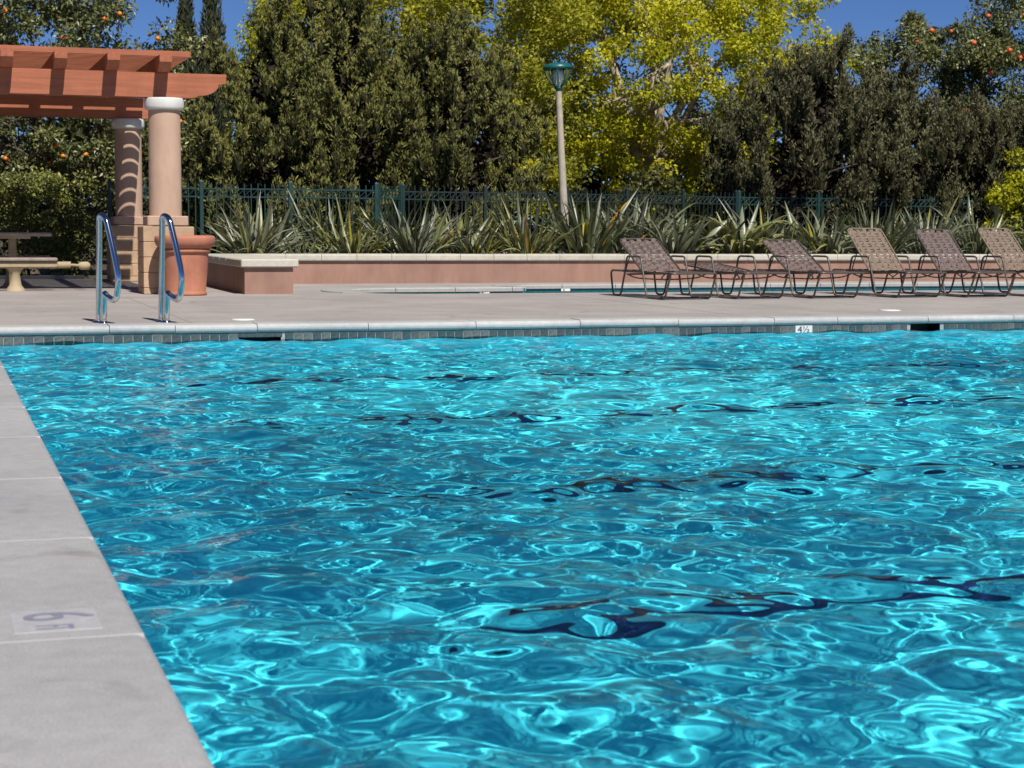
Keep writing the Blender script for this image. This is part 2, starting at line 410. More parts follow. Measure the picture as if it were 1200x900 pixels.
# slabs of the near left deck, rounded nose over the water
jy = [-8.0] + [4.063 + 1.307*k for k in range(-5, 10)]
jy[-1] = 16.235
noser = .04
for i, (a, b) in enumerate(zip(jy[:-1], jy[1:])):
    prof = [(-12, -.09), (-12, 0)]
    for k in range(7):
        t = math.pi/2*(1 - k/6); prof.append((.47 - noser + noser*math.cos(t), -noser + noser*math.sin(t)))
    prof += [(.47, -.075), (.455, -.09)]
    mb = MB().prism(prof, 'y', a+.005, b-.005)
    mb.obj('deck_slab', M['deck_near'], deck)
    if i: MB().box((-12, a-.0049, -.05), (.455, a+.0049, .0004)).obj('joint_strip', M['caulk'], deck)
MB().box((-12, 16.236, -.09), (.468, 16.55, 0)).obj('deck_slab', M['deck_near'], deck)
# control joints of the far paving, laid proud by less than a millimetre
jm = pm('paving_joint', (.235, .212, .20), .9, .1)
for X in (-3.2, 2.35, 8.1):
    MB().box((X-.006, 16.57, -.01), (X+.006, 22.5, .0012)).obj('paving_joint', jm, deck)
for Yj in (22.4,):
    MB().box((-12, Yj-.006, -.01), (29, Yj+.006, .0016)).obj('paving_joint', jm, deck)
# kerb in front of the hedge
MB().box((-12, 29.75, -.02), (2.45, 29.95, .05), .01).obj('hedge_kerb', M['capstone'], deck)
v, f = sheet([(-12, 26.862), (2.7, 26.862), (4.0, 26.862), (4.0, 29.6), (2.7, 29.6), (2.7, 29.9), (-12, 29.9)], [], -.002)
MB().add(v, f).obj('hedge_strip', M['deck_far'], deck)

# skimmer lids set in the deck
for (x, y, r, lab) in ((2.9, 17.03, .11, 'small round white skimmer lid in the deck behind the ladder'), (10.28, 17.45, .115, 'small round white skimmer lid in the deck below the chaises')):
    o = empty('skimmer_lid', (x, y, 0)); tag(o, lab, 'lid', 'round lids in the deck')
    MB().lathe([(r, 0.001), (r, .006), (r-.008, .009), (.001, .011)], 28, closed_top=False, closed_bot=False).obj('cover', M['white'], o)
    MB().lathe([(r+.012, 0), (r+.012, .004), (r+.001, .0045)], 28, closed_top=False, closed_bot=False).obj('rim', M['coping'], o)

# depth marker set in the near deck: number 6 read from the deck
mk = MB().box((-.101, -.115, -.004), (.101, .115, .0012), .001).obj('depth_marker', M['marker_worn'], None, (.27, 4.257, 0))
tag(mk, 'worn white depth marker tile numbered 6 set in the near deck slab', 'depth marker')
inst('numeral', text_mesh('numeral', '6', .235, M['ink']), mk, (0, .038, .0016), (0, 0, -math.pi/2), (.82, 1, 1))
inst('unit_lettering', text_mesh('unit_lettering', 'FT', .085, M['ink']), mk, (-.012, -.080, .0016), (0, 0, -math.pi/2), (.55, 1.5, 1))

# ------------------------------------------------------------------ wading pool
wp = tag(empty('wading_pool', (0, 0, 0)), kind='structure')
n = len(WP)
mb = MB(); mb.add([(x, y, -.16) for x, y in WP] + [(x, y, 0.0) for x, y in WP], [(i, (i+1) % n, n+(i+1) % n, n+i) for i in range(n)]); mb.obj('tile_band', M['tealtile'], wp)
mb = MB(); mb.add([(x, y, -.5) for x, y in WP] + [(x, y, -.16) for x, y in WP], [(i, (i+1) % n, n+(i+1) % n, n+i) for i in range(n)])
v, f = sheet(WP, [], -.5); mb.add(v, f); mb.obj('basin', M['plaster'], wp)
v, f = sheet(WP, [], -.10)
ww = MB().add(v, f).obj('wading_pool_water', M['water']); tag(ww, kind='structure'); ww.cycles.is_caustics_caster = True
# raised coping stones, following the outline
def resample(pts, d):
    P = [Vector((x, y)) for x, y in pts] + [Vector(pts[0])]; out = []; acc = 0
    for a, b in zip(P[:-1], P[1:]):
        L = (b-a).length; t = acc
        while t < L: out.append(a + (b-a)*(t/L)); t += d
        acc = t - L
    return out
rs = resample(WP, .15); nr = len(rs)
def nrm(i):
    t = (rs[(i+1) % nr] - rs[i-1]); return Vector((-t.y, t.x)).normalized()   # outline runs clockwise: left is outside
per = 6
for s0 in range(0, nr, per):
    if nrm((s0+3) % nr).y < -.4 or rs[s0].y < 23.3: continue
    seg = list(range(s0, min(s0+per, nr)+1)); vs = []; fs = []
    for q, i in enumerate(seg):
        p = rs[i % nr]; o = nrm(i % nr)
        if q == 0: p = p + (rs[(i+1) % nr]-p)*.03
        if q == len(seg)-1: p = p + (rs[i-1]-p)*.03
        for d, z in ((-.03, -.045), (-.035, .0), (-.02, .018), (.36, .018), (.37, -.01)):
            vs.append((p.x + o.x*d, p.y + o.y*d, z))
    for q in range(len(seg)-1):
        for k in range(4): fs.append((q*5+k, q*5+k+1, q*5+5+k+1, q*5+5+k))
    fs += [(0, 1, 2, 3, 4), tuple((len(seg)-1)*5+k for k in range(5))[::-1]]
    MB().add(vs, fs).obj('coping_stone', M['wadcoping'], wp)
for X, Y_ in ((7.75, 24.66), (9.35, 25.57)):
    o = MB().box((X-.075, Y_-.03, -.085), (X+.075, Y_-.02, -.046), .002).obj('depth_marker_tile', M['marker'], wp)
    MB().box((X-.04, Y_-.0325, -.078), (X-.022, Y_-.030, -.052)).obj('depth_numeral', M['inkblack'], o)

# ------------------------------------------------------------------ planter wall
pl = empty('planter_wall', (4.3, 26.9, 0)); tag(pl, 'low pink stucco planter wall with cream concrete cap', 'wall')
def P_(o): return (o[0]-4.3, o[1]-26.9, o[2])
def pbox(name, lo, hi, m, bev=0): return MB().box(P_(lo), P_(hi), bev).obj(name, m, pl)
pbox('wall_face', (4.601, 26.86, -.05), (26, 27.06, .352), M['stucco'])
mb = MB().box(P_((3.955, 23.09, -.05)), P_((4.60, 27.06, .352))); mb.obj('return_wall', M['stucco'], pl)
random.seed(5)
def capstone(lo, hi):
    y0, y1 = lo[1], hi[1]; z0, z1 = .354, .462+random.uniform(-.002, .002)
    pts = [(y1, z0), (y1, z1), (y0+.02, z1), (y0+.006, z1-.008), (y0, z1-.03), (y0, z0+.02), (y0+.008, z0+.004), (y0+.02, z0)]
    MB().prism([(p[0]-26.9, p[1]) for p in pts], 'x', lo[0]-4.3+.003, hi[0]-4.3-.003).obj('cap_stone', M['capstone'], pl)
x = 4.67
while x < 25.8: capstone((x, 26.81), (x+.56, 27.13)); x += .56
MB().box(P_((3.90, 23.03, .354)), P_((4.665, 24.28, .462)), .015).obj('cap_stone', M['capstone'], pl)
y = 24.285
while y < 27.1:
    MB().box(P_((3.90, y, .354)), P_((4.665, min(y+.56, 27.13)-.005, .462)), .012).obj('cap_stone', M['capstone'], pl); y += .565
mb = MB(); mb.add([(4.2, 27.05, .33), (27, 27.05, .33), (27, 29.2, .38), (4.2, 29.2, .38)], [(0, 1, 2, 3)])
tag(mb.obj('planting_bed', M['soil']), kind='structure')
MB().add([(4.2, 29.2, .38), (27, 29.2, .38), (27, 29.25, -.06), (4.2, 29.25, -.06)], [(0, 1, 2, 3)]).obj('bed_edge', M['soil'], bpy.data.objects['planting_bed'])

# ------------------------------------------------------------------ pergola
pg = empty('pergola', (3.0, 23.6, 0)); tag(pg, 'terracotta painted pergola on round beige columns with white caps', 'pergola')
PO = Vector((3.0, 23.6, 0))
def Q(p): return (p[0]-PO.x, p[1]-PO.y, p[2])
def column(cx, cy):
    c = empty('column', Q((cx, cy, 0)), 0, pg)
    MB().lathe([(.212, 1.02), (.212, 1.6), (.208, 2.36), (.205, 2.42)], 40).obj('shaft', M['column'], c)
    MB().lathe([(.235, 2.405), (.252, 2.42), (.258, 2.45), (.258, 2.54), (.25, 2.56), (.235, 2.562)], 40).obj('white_cap', M['collar'], c)
    MB().box((-.265, -.265, .892), (.265, .265, 1.022), .012).obj('plinth', M['column'], c)
    MB().box((-.318, -.318, .0), (.318, .318, .885)).obj('base_core', M['mortar'], c)
    z = .0; h = [.085, .2, .2, .2, .2]
    for k, hh in enumerate(h):
        if k % 2: bl = [((-.33, -.33), (-.002, .33)), ((.002, -.33), (.33, .33))]
        else: bl = [((-.33, -.33), (.33, -.002)), ((-.33, .002), (.33, .33))]
        for a, b in bl: MB().box((a[0], a[1], z+.002), (b[0], b[1], z+hh-.004), .006).obj('block', M['block'], c)
        z += hh
for cx in (3.0, -3.4):
    column(cx, 23.62); column(cx + .06, 28.6)
def beam(y0, y1):
    # profile in x,z with a scrolled end
    pts = [(-5.0, 2.565), (3.30, 2.565), (3.40, 2.575)]
    for i in range(9):
        t = i/8; pts.append((3.44 + .26*math.sin(t*math.pi/2), 2.60 + .15*(1-math.cos(t*math.pi/2))))
    pts += [(3.79, 2.765), (3.80, 2.78), (3.80, 2.885), (-5.0, 2.885)]
    MB().prism([(p[0]-PO.x, p[1]) for p in pts], 'y', y0-PO.y, y1-PO.y).obj('beam', M['timber'], pg)
beam(23.50, 23.585); beam(23.66, 23.745); beam(28.48, 28.565); beam(28.65, 28.735)
k = 0
while 2.965 - .655*k > -4.9:
    X = 2.965 - .655*k; x0, x1 = X-.078, X+.078
    pts = [(23.12, 3.085), (23.12, 2.995), (23.30, 2.888), (28.85, 2.888), (29.03, 2.995), (29.03, 3.085)]
    MB().prism([(p[0]-PO.y, p[1]) for p in pts], 'x', x0-PO.x, x1-PO.x).obj('rafter', M['timber_y'], pg); k += 1
y = 23.40
while y < 28.95:
    MB().box(Q((-5.0, y, 3.088)), Q((3.32, y+.088, 3.160))).obj('purlin', M['timber'], pg); y += .178

# ------------------------------------------------------------------ terracotta pot
pt = empty('terracotta_pot', (3.16, 22.95, 0)); tag(pt, 'large round terracotta pot with thick rolled rim in front of column', 'pot')
MB().lathe([(.262, 0), (.275, .005), (.278, .03), (.268, .045), (.262, .06), (.285, .3), (.30, .555)], 48, closed_top=False).obj('body', M['pot'], pt)
MB().lathe([(.30, .548), (.322, .553), (.332, .575), (.322, .598), (.305, .602)], 48, closed_top=False, closed_bot=False).obj('neck_ring', M['pot'], pt)
MB().lathe([(.305, .598), (.345, .622), (.37, .65), (.385, .685), (.388, .73), (.378, .762), (.35, .772), (.325, .762), (.31, .70), (.30, .6)], 48, closed_top=False, closed_bot=False).obj('rim', M['pot'], pt)
MB().lathe([(.31, .64), (.2, .66), (.001, .665)], 32, closed_top=False, closed_bot=False).obj('soil', M['soil'], pt)

# ------------------------------------------------------------------ pool ladder rails
for (x, y, lab) in ((1.535, 16.80, 'polished steel grab rail of the pool ladder, the one farther from the pot'), (2.115, 16.80, 'polished steel grab rail of the pool ladder in front of the pot')):
    r_ = empty('ladder_rail', (x, y, 0), R(24)); tag(r_, lab, 'grab rail', 'pool ladder rails')
    # local -y points at the water
    path = arc_path([(0, .06, .0), (0, .035, .62), (0, .02, 1.01), (0, -.10, .985), (0, -.24, .66), (0, -.325, .42), (0, -.27, .205), (0, -.10, .255), (0, -.055, .28)], .17, 8)
    MB().tube(path, .0285, 14).obj('rail_tube', M['steel'], r_)
    MB().tube([(0, -.035, 0), (0, -.045, .15), (0, -.055, .285)], [.029, .029, .030], 14).obj('anchor_post', M['steel'], r_)
    for yy in (.06, -.035): MB().lathe([(.055, .0), (.055, .006), (.03, .02), (.028, .021)], 24, (0, yy), closed_top=False).obj('escutcheon', M['steel'], r_)
    MB().tube([(.03, .075, .012), (.055, .08, .012)], .008, 8).obj('bolt', M['bronze'], r_)

# ------------------------------------------------------------------ picnic table
tb = empty('picnic_table', (.75, 25.35, 0)); tag(tb, 'picnic table with brown top and beige pedestal under the pergola', 'picnic table')
MB().box((-1.7, -.38, .735), (.88, .38, .785), .012).obj('tabletop', M['tableboard'], tb)
MB().box((-1.6, -.30, .70), (.60, .30, .734)).obj('apron', M['tablebeige'], tb)
for yy in (-.66, .66):
    bn = MB().box((-1.7, yy-.14, .405), (.92, yy+.14, .450), .012).obj('bench', M['tableboard'], tb)
    MB().box((-1.65, yy-.10, .31), (.93, yy+.10, .404), .02).obj('bench_rail', M['tablebeige'], bn)
MB().tube([(.93, -.66, .35), (1.10, -.66, .352)], .045, 14).obj('bench_end', M['tablebeige'], tb)
MB().tube([(1.09, -.66, .35), (1.2, -.66, .345), (1.21, -.66, .345), (1.24, -.66, .34), (1.33, -.66, .34), (1.36, -.66, .34)], [.018, .018, .04, .055, .055, .03], 14).obj('end_knob', M['tablebeige'], tb)
for xx in (.37, -1.2):
    MB().tube([(xx, 0, .10), (xx, 0, .70)], [.055, .055], 14).obj('table_post', M['tablebeige'], tb)
    for yy in (-.66, .66):
        MB().tube([(xx, yy, .0), (xx, yy, .02), (xx, yy, .08), (xx, yy, .22), (xx, yy, .28), (xx, yy, .312)], [.13, .125, .08, .062, .09, .12], 16).obj('bench_leg', M['tablebeige'], tb)
    MB().box((xx-.05, -.70, .03), (xx+.05, .70, .11), .01).obj('foot_beam', M['tablebeige'], tb)

# ------------------------------------------------------------------ strap chaise lounges
def lounger(x, y, rz, back, label, bleached=False, sag=0):
    t = empty('chaise_lounge', (x, y, 0), rz); tag(t, label, 'chaise lounge', 'strap chaises in a row along the deck')
    W = .325
    sm = M['strap']; bmt = M['tanstrap'] if bleached else M['strap']
    for s in (-1, 1):
        pts = [(.30, s*W, .34), (.03, s*W, .34), (0, s*W, .30), (.07, s*W, .016), (.29, s*W, .016), (.42, s*W, .36), (.46, s*W, .535), (.85, s*W, .535), (1.03, s*W, .016), (1.52, s*W, .016), (1.66, s*W, .31)]
        MB().tube(arc_path(pts, .06, 4), .0135, 8).obj('side_frame', M['bronze'], t)
        MB().tube(arc_path([(.28, s*(W-.03), .335), (1.1, s*(W-.03), .335), (1.66, s*(W-.03), .335)], .05, 3), .0125, 8).obj('seat_rail', M['bronze'], t)
    MB().tube(arc_path([(1.60, -W, .28), (1.68, -W, .338), (1.70, -W+.05, .338), (1.70, W-.05, .338), (1.68, W, .338), (1.60, W, .28)], .05, 4), .0135, 8).obj('foot_bar', M['bronze'], t)
    for xx, z in ((.04, .335), (.5, .30), (1.28, .018)): MB().tube([(xx, -W, z), (xx, W, z)], .011, 8).obj('cross_bar', M['bronze'], t)
    MB().tube(arc_path([(.42, -W+.02, .30), (.6, -W+.06, .25), (.95, 0, .235), (1.3, W-.06, .27), (1.45, W-.03, .32)], .2, 5), .009, 6).obj('brace', M['bronze'], t)
    MB().tube(arc_path([(.42, W-.02, .30), (.6, W-.06, .25), (.95, 0, .225), (1.3, -W+.06, .27), (1.45, -W+.03, .32)], .2, 5), .009, 6).obj('brace', M['bronze'], t)
    # seat straps, across
    Ws = W - .018
    nS = 15
    for i in range(nS):
        xx = .86 + i*(1.66-.86)/(nS-1)
        dz = -.018 - sag*math.sin(math.pi*i/(nS-1))
        MB().add([(xx-.021, -Ws, .350), (xx+.021, -Ws, .350), (xx+.021, -Ws*.6, .350+dz), (xx-.021, -Ws*.6, .350+dz), (xx+.021, Ws*.6, .350+dz), (xx-.021, Ws*.6, .350+dz), (xx+.021, Ws, .350), (xx-.021, Ws, .350)],
                 [(0, 1, 2, 3), (3, 2, 4, 5), (5, 4, 6, 7)]).obj('strap', sm, t)
    # back, hinged at (.82, z .34)
    bk = empty('backrest', (.82, 0, .345), 0, t); bk.rotation_euler = (0, R(back), 0)     # local -x runs to the head
    Lb = .80
    fr = arc_path([(.02, -Ws+.02, 0), (-Lb, -Ws+.02, 0), (-Lb, Ws-.02, 0), (.02, Ws-.02, 0)], .09, 6)
    MB().tube(fr, .0125, 8).obj('back_frame', M['tanstrap'] if bleached else M['bronze'], bk)
    nB = 15; Wb = Ws - .02
    for i in range(nB):
        xx = -.03 - i*(Lb-.10)/(nB-1); hw = .0185
        dz = -.006
        vs = []; ws = np.linspace(-Wb, Wb, 12)
        for q, yy in enumerate(ws):
            zz = .004 if (q+i) % 2 else -.002
            vs += [(xx-hw, yy, zz+dz), (xx+hw, yy, zz+dz)]
        MB().add(vs, [(2*q, 2*q+1, 2*q+3, 2*q+2) for q in range(11)]).obj('strap', bmt, bk)
    for q in range(5):
        yy = -Wb + .068 + q*(2*Wb-.136)/4; hw = .030
        pts = []; xs_ = np.linspace(-.0, -Lb, 32)
        for r0, xx in enumerate(xs_):
            zz = .005 if (r0//2+q) % 2 else -.006
            pts += [(xx, yy-hw, zz), (xx, yy+hw, zz)]
        MB().add(pts, [(2*k, 2*k+1, 2*k+3, 2*k+2) for k in range(31)]).obj('lengthwise_strap', bmt, bk)
    if back > 5:
        a = R(back); px, pz = .82 - .42*math.cos(a), .345 + .42*math.sin(a)
        for s in (-1, 1): MB().tube([(px, s*(Ws-.03), pz-.01), (.36 + (.06 if back > 40 else 0), s*(Ws-.01), .325)], .008, 6).obj('prop_bar', M['bronze'], t)
    return t
LOUNGE = [(9.0, 21.97, -85, 31, 'brown strap chaise with its back half reclined at the end nearest the lamp post', False, .0),
          (10.00, 22.00, -84, 5, 'brown strap chaise with its back folded nearly flat', False, .02),
          (11.12, 22.02, -85, 30, 'brown strap chaise with its back half reclined, next to the flat one', False, .01),
          (12.33, 22.00, -84, 45, 'brown strap chaise with bleached tan raised back, third from the right', True, .0),
          (13.39, 21.95, -85, 44, 'brown strap chaise with greyer raised back between two tan backed ones', False, .0),
          (14.37, 21.95, -83, 46, 'brown strap chaise with bleached tan raised back cut by the right border', True, .0)]
for a in LOUNGE: lounger(a[0], a[1], R(a[2]), *a[3:])

# ------------------------------------------------------------------ lamp post
lp = empty('lamp_post', (11.185, 30.5, .0)); lp.rotation_euler = (0, R(-3.3), 0)
tag(lp, 'tall post lamp with green bell shaped head on a slim concrete pole', 'lamp post')
MB().tube([(0, 0, 0), (0, 0, 1.2), (0, 0, 3.36)], [.085, .075, .055], 18).obj('pole', M['pole'], lp)
hd = empty('lamp_head', (0, 0, 3.34), 0, lp)
MB().lathe([(.045, -.10), (.05, -.06), (.05, .05), (.075, .07), (.078, .10), (.06, .115)], 24).obj('socket', M['lampgreen'], hd)
MB().lathe([(.225, .42), (.262, .425), (.268, .445), (.262, .475), (.235, .505), (.14, .53), (.001, .538)], 36, closed_top=False).obj('lid', M['lampgreen'], hd)
for i in range(9):
    a = 2*math.pi*(i+.25)/9; wd = .022
    prof = [(.075, .10), (.150, .17), (.212, .27), (.245, .36), (.255, .43)]
    vs = []
    for r0, z in prof:
        for s in (-1, 1):
            for dr in (0, -.012):
                vs.append(((r0+dr)*math.cos(a) - s*wd/2*(.6+r0*2)*math.sin(a), (r0+dr)*math.sin(a) + s*wd/2*(.6+r0*2)*math.cos(a), z))
    fs = []
    for q in range(4):
        b = q*4; fs += [(b, b+2, b+6, b+4), (b+1, b+5, b+7, b+3), (b, b+4, b+5, b+1), (b+2, b+3, b+7, b+6)]
    MB().add(vs, fs).obj('rib', M['lampgreen'], hd)
MB().lathe([(.04, .10), (.085, .16), (.10, .30), (.09, .40), (.001, .41)], 20, closed_top=False).obj('diffuser', M['lens'], hd)
gm, gnt, gb = nodes('lamp_glass'); gb.inputs['Base Color'].default_value = (.80, .90, .86, 1); gb.inputs['Transmission Weight'].default_value = 1; gb.inputs['Roughness'].default_value = .15; gb.inputs['IOR'].default_value = 1.1
MB().lathe([(.065, .105), (.135, .175), (.195, .27), (.228, .36), (.238, .425)], 30, closed_top=False, closed_bot=False).obj('lens_bowl', gm, hd)

# ------------------------------------------------------------------ fence
def fence(p0, p1, npost, pitch, label, paint='fence'):
    picket = MB().box((-.008, -.008, .1), (.008, .008, 1.60)).mesh('picket', M[paint])
    fpost = MB().box((-.032, -.032, 0), (.032, .032, 1.62), .006).add([(-.032, -.032, 1.621), (.032, -.032, 1.621), (.032, .032, 1.621), (-.032, .032, 1.621), (0, 0, 1.66)], [(0, 1, 4), (1, 2, 4), (2, 3, 4), (3, 0, 4)]).mesh('post', M[paint])
    a = Vector((p0[0], p0[1], 0)); b = Vector((p1[0], p1[1], 0)); L = (b-a).length; ang = math.atan2(b.y-a.y, b.x-a.x)
    t = empty('metal_fence', a, ang); tag(t, label, 'fence', 'green metal fence runs')
    for z in (1.36, 1.495): MB().box((0, -.013, z), (L, .013, z+.024)).obj('rail', M[paint], t)
    MB().box((0, -.016, .16), (L, .016, .192)).obj('rail', M[paint], t)
    for i in range(npost): inst('post', fpost, t, (L*i/(npost-1) if npost > 1 else 0, 0, 0))
    k = 1; mb = MB()
    while k*pitch < L-.04:
        inst('picket', picket, t, (k*pitch, 0, random.uniform(-.004, .004)))
        x0 = (k-1)*pitch; mb.tube([(x0+.01, -.004, 1.395), (x0+pitch-.01, -.004, 1.492)], .0065, 4)
        k += 1
    mb.obj('lattice', M[paint], t)
fence((2.9, 30.0), (7.45, 30.0), 4, .118, 'sunlit green metal picket fence between the columns and its corner post')
fence((7.5, 30.05), (8.05, 30.6), 2, .118, 'short green metal fence run turning away behind the corner post')
M['fence_shaded'] = pm('shaded_fence_paint', (.012, .028, .028), .5, .12, 8)  # fence green darkened to stand for the shade of the trees
fence((8.1, 30.65), (11.3, 31.0), 3, .115, 'shade darkened metal fence run behind the flax left of the lamp post', 'fence_shaded')
fence((11.36, 31.0), (15.6, 32.6), 4, .12, 'shade darkened metal fence run behind the flax right of the lamp post', 'fence_shaded')
fence((15.66, 32.6), (23.3, 33.4), 5, .125, 'green metal fence run below the grey green junipers')

# ------------------------------------------------------------------ foliage helpers
def unit(a): return a/np.maximum(np.linalg.norm(a, axis=1, keepdims=True), 1e-9)
def leaf_mesh(name, P, D, N, L, Wd, rnd, m, fold=.15):
    n = len(P); D = unit(D); Sd = unit(np.cross(D, N)); N = np.cross(Sd, D)
    L = L.reshape(-1, 1); Wd = Wd.reshape(-1, 1)
    mid = P + D*L*.42 
    v = np.stack([P, mid - Sd*Wd*.5 + N*Wd*fold, P + D*L - N*L*.06, mid + Sd*Wd*.5 + N*Wd*fold], 1).reshape(-1, 3)
    base = (np.arange(n)*4).reshape(-1, 1)
    f = np.concatenate([base + np.array([[0, 1, 2]]), base + np.array([[0, 2, 3]])], 1).reshape(-1, 3)
    me = bpy.data.meshes.new(name); me.vertices.add(len(v)); me.vertices.foreach_set('co', v.astype(np.float32).ravel())
    me.loops.add(f.size); me.loops.foreach_set('vertex_index', f.astype(np.int32).ravel())
    me.polygons.add(len(f)); me.polygons.foreach_set('loop_start', np.arange(0, f.size, 3, dtype=np.int32))
    me.update(calc_edges=True)
    at = me.attributes.new('rnd', 'FLOAT', 'POINT'); at.data.foreach_set('value', np.repeat(rnd, 4).astype(np.float32))
    me.materials.append(m); return me

def clump_leaves(C, Rd, per, rng, lw, out=1.0, upw=.3, jit=.6, inner=.5, crn=None):
    """leaves spread through ellipsoid clumps; C centres (k,3), Rd radii (k,3), per: leaves in each"""
    k = len(C); per = np.broadcast_to(per, (k,)); ci = np.repeat(np.arange(k), per); n = len(ci)
    u = unit(rng.normal(size=(n, 3))); r = rng.uniform(inner, 1, n)**.6
    P = C[ci] + u*r[:, None]*Rd[ci]
    nrm_ = unit(u/np.maximum(Rd[ci], 1e-3))
    D = unit(out*nrm_ + np.array([0, 0, upw]) + rng.normal(size=(n, 3))*jit)
    N = unit(nrm_ + rng.normal(size=(n, 3))*.55 + np.array([0, 0, .35]))
    L = lw[0]*rng.uniform(.7, 1.25, n); Wd = lw[1]*rng.uniform(.7, 1.25, n)
    cr = rng.uniform(0, 1, k) if crn is None else crn
    rnd = np.clip(cr[ci]*.55 + rng.uniform(0, 1, n)*.45, 0, 1)
    return P, D, N, L, Wd, rnd

def cat(*parts): return [np.concatenate(x) for x in zip(*parts)]

LM = {}
LM['juniper'] = leafmat('juniper_foliage', (.085, .095, .025), (.25, .24, .066), None, .7, .05, .2)
LM['juniper_grey'] = leafmat('grey_juniper_foliage', (.062, .065, .034), (.19, .183, .085), None, .7, .05, .2)
M['shade_heart'] = pm('juniper_shade_heart', (.034, .034, .015), .95, .3, 25, bump=.8, bscale=40, spec=.1)
LM['twigs'] = leafmat('shade_dark_inner_twigs', (.022, .018, .012), (.045, .036, .022), None, .9, .02, .1)
LM['cypress'] = leafmat('cypress_foliage', (.040, .050, .028), (.085, .095, .050), None, .7, .1, .2)
LM['yellow'] = leafmat('yellow_green_foliage', (.22, .245, .014), (.60, .565, .022), (.72, .66, .03), .5, .42, .3)
LM['yellowdim'] = leafmat('olive_yellow_foliage', (.17, .19, .024), (.50, .47, .035), None, .5, .40, .3)
LM['citrus'] = leafmat('citrus_foliage', (.050, .066, .024), (.19, .20, .065), (.32, .29, .055), .40, .15, .45)
LM['hedge'] = leafmat('hedge_foliage', (.065, .085, .024), (.22, .235, .055), (.50, .45, .04), .42, .22, .45)
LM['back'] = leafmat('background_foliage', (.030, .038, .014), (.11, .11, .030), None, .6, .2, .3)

def limb(mb, a, b, r0, r1, rng, wob=.12, n=6):
    a, b = np.array(a, float), np.array(b, float); L = np.linalg.norm(b-a); pts = []
    o1, o2 = rng.normal(size=3)*wob*L, rng.normal(size=3)*wob*L*.6
    for i in range(n+1):
        t = i/n; pts.append(a + (b-a)*t + o1*math.sin(math.pi*t)*.5 + o2*math.sin(2*math.pi*t)*.4)
    mb.tube([tuple(p) for p in pts], [r0 + (r1-r0)*i/n for i in range(n+1)], 7); return pts

def tree_root(name, x, y, label, catn, group=None):
    t = empty(name, (x, y, -.06)); tag(t, label, catn, group); return t

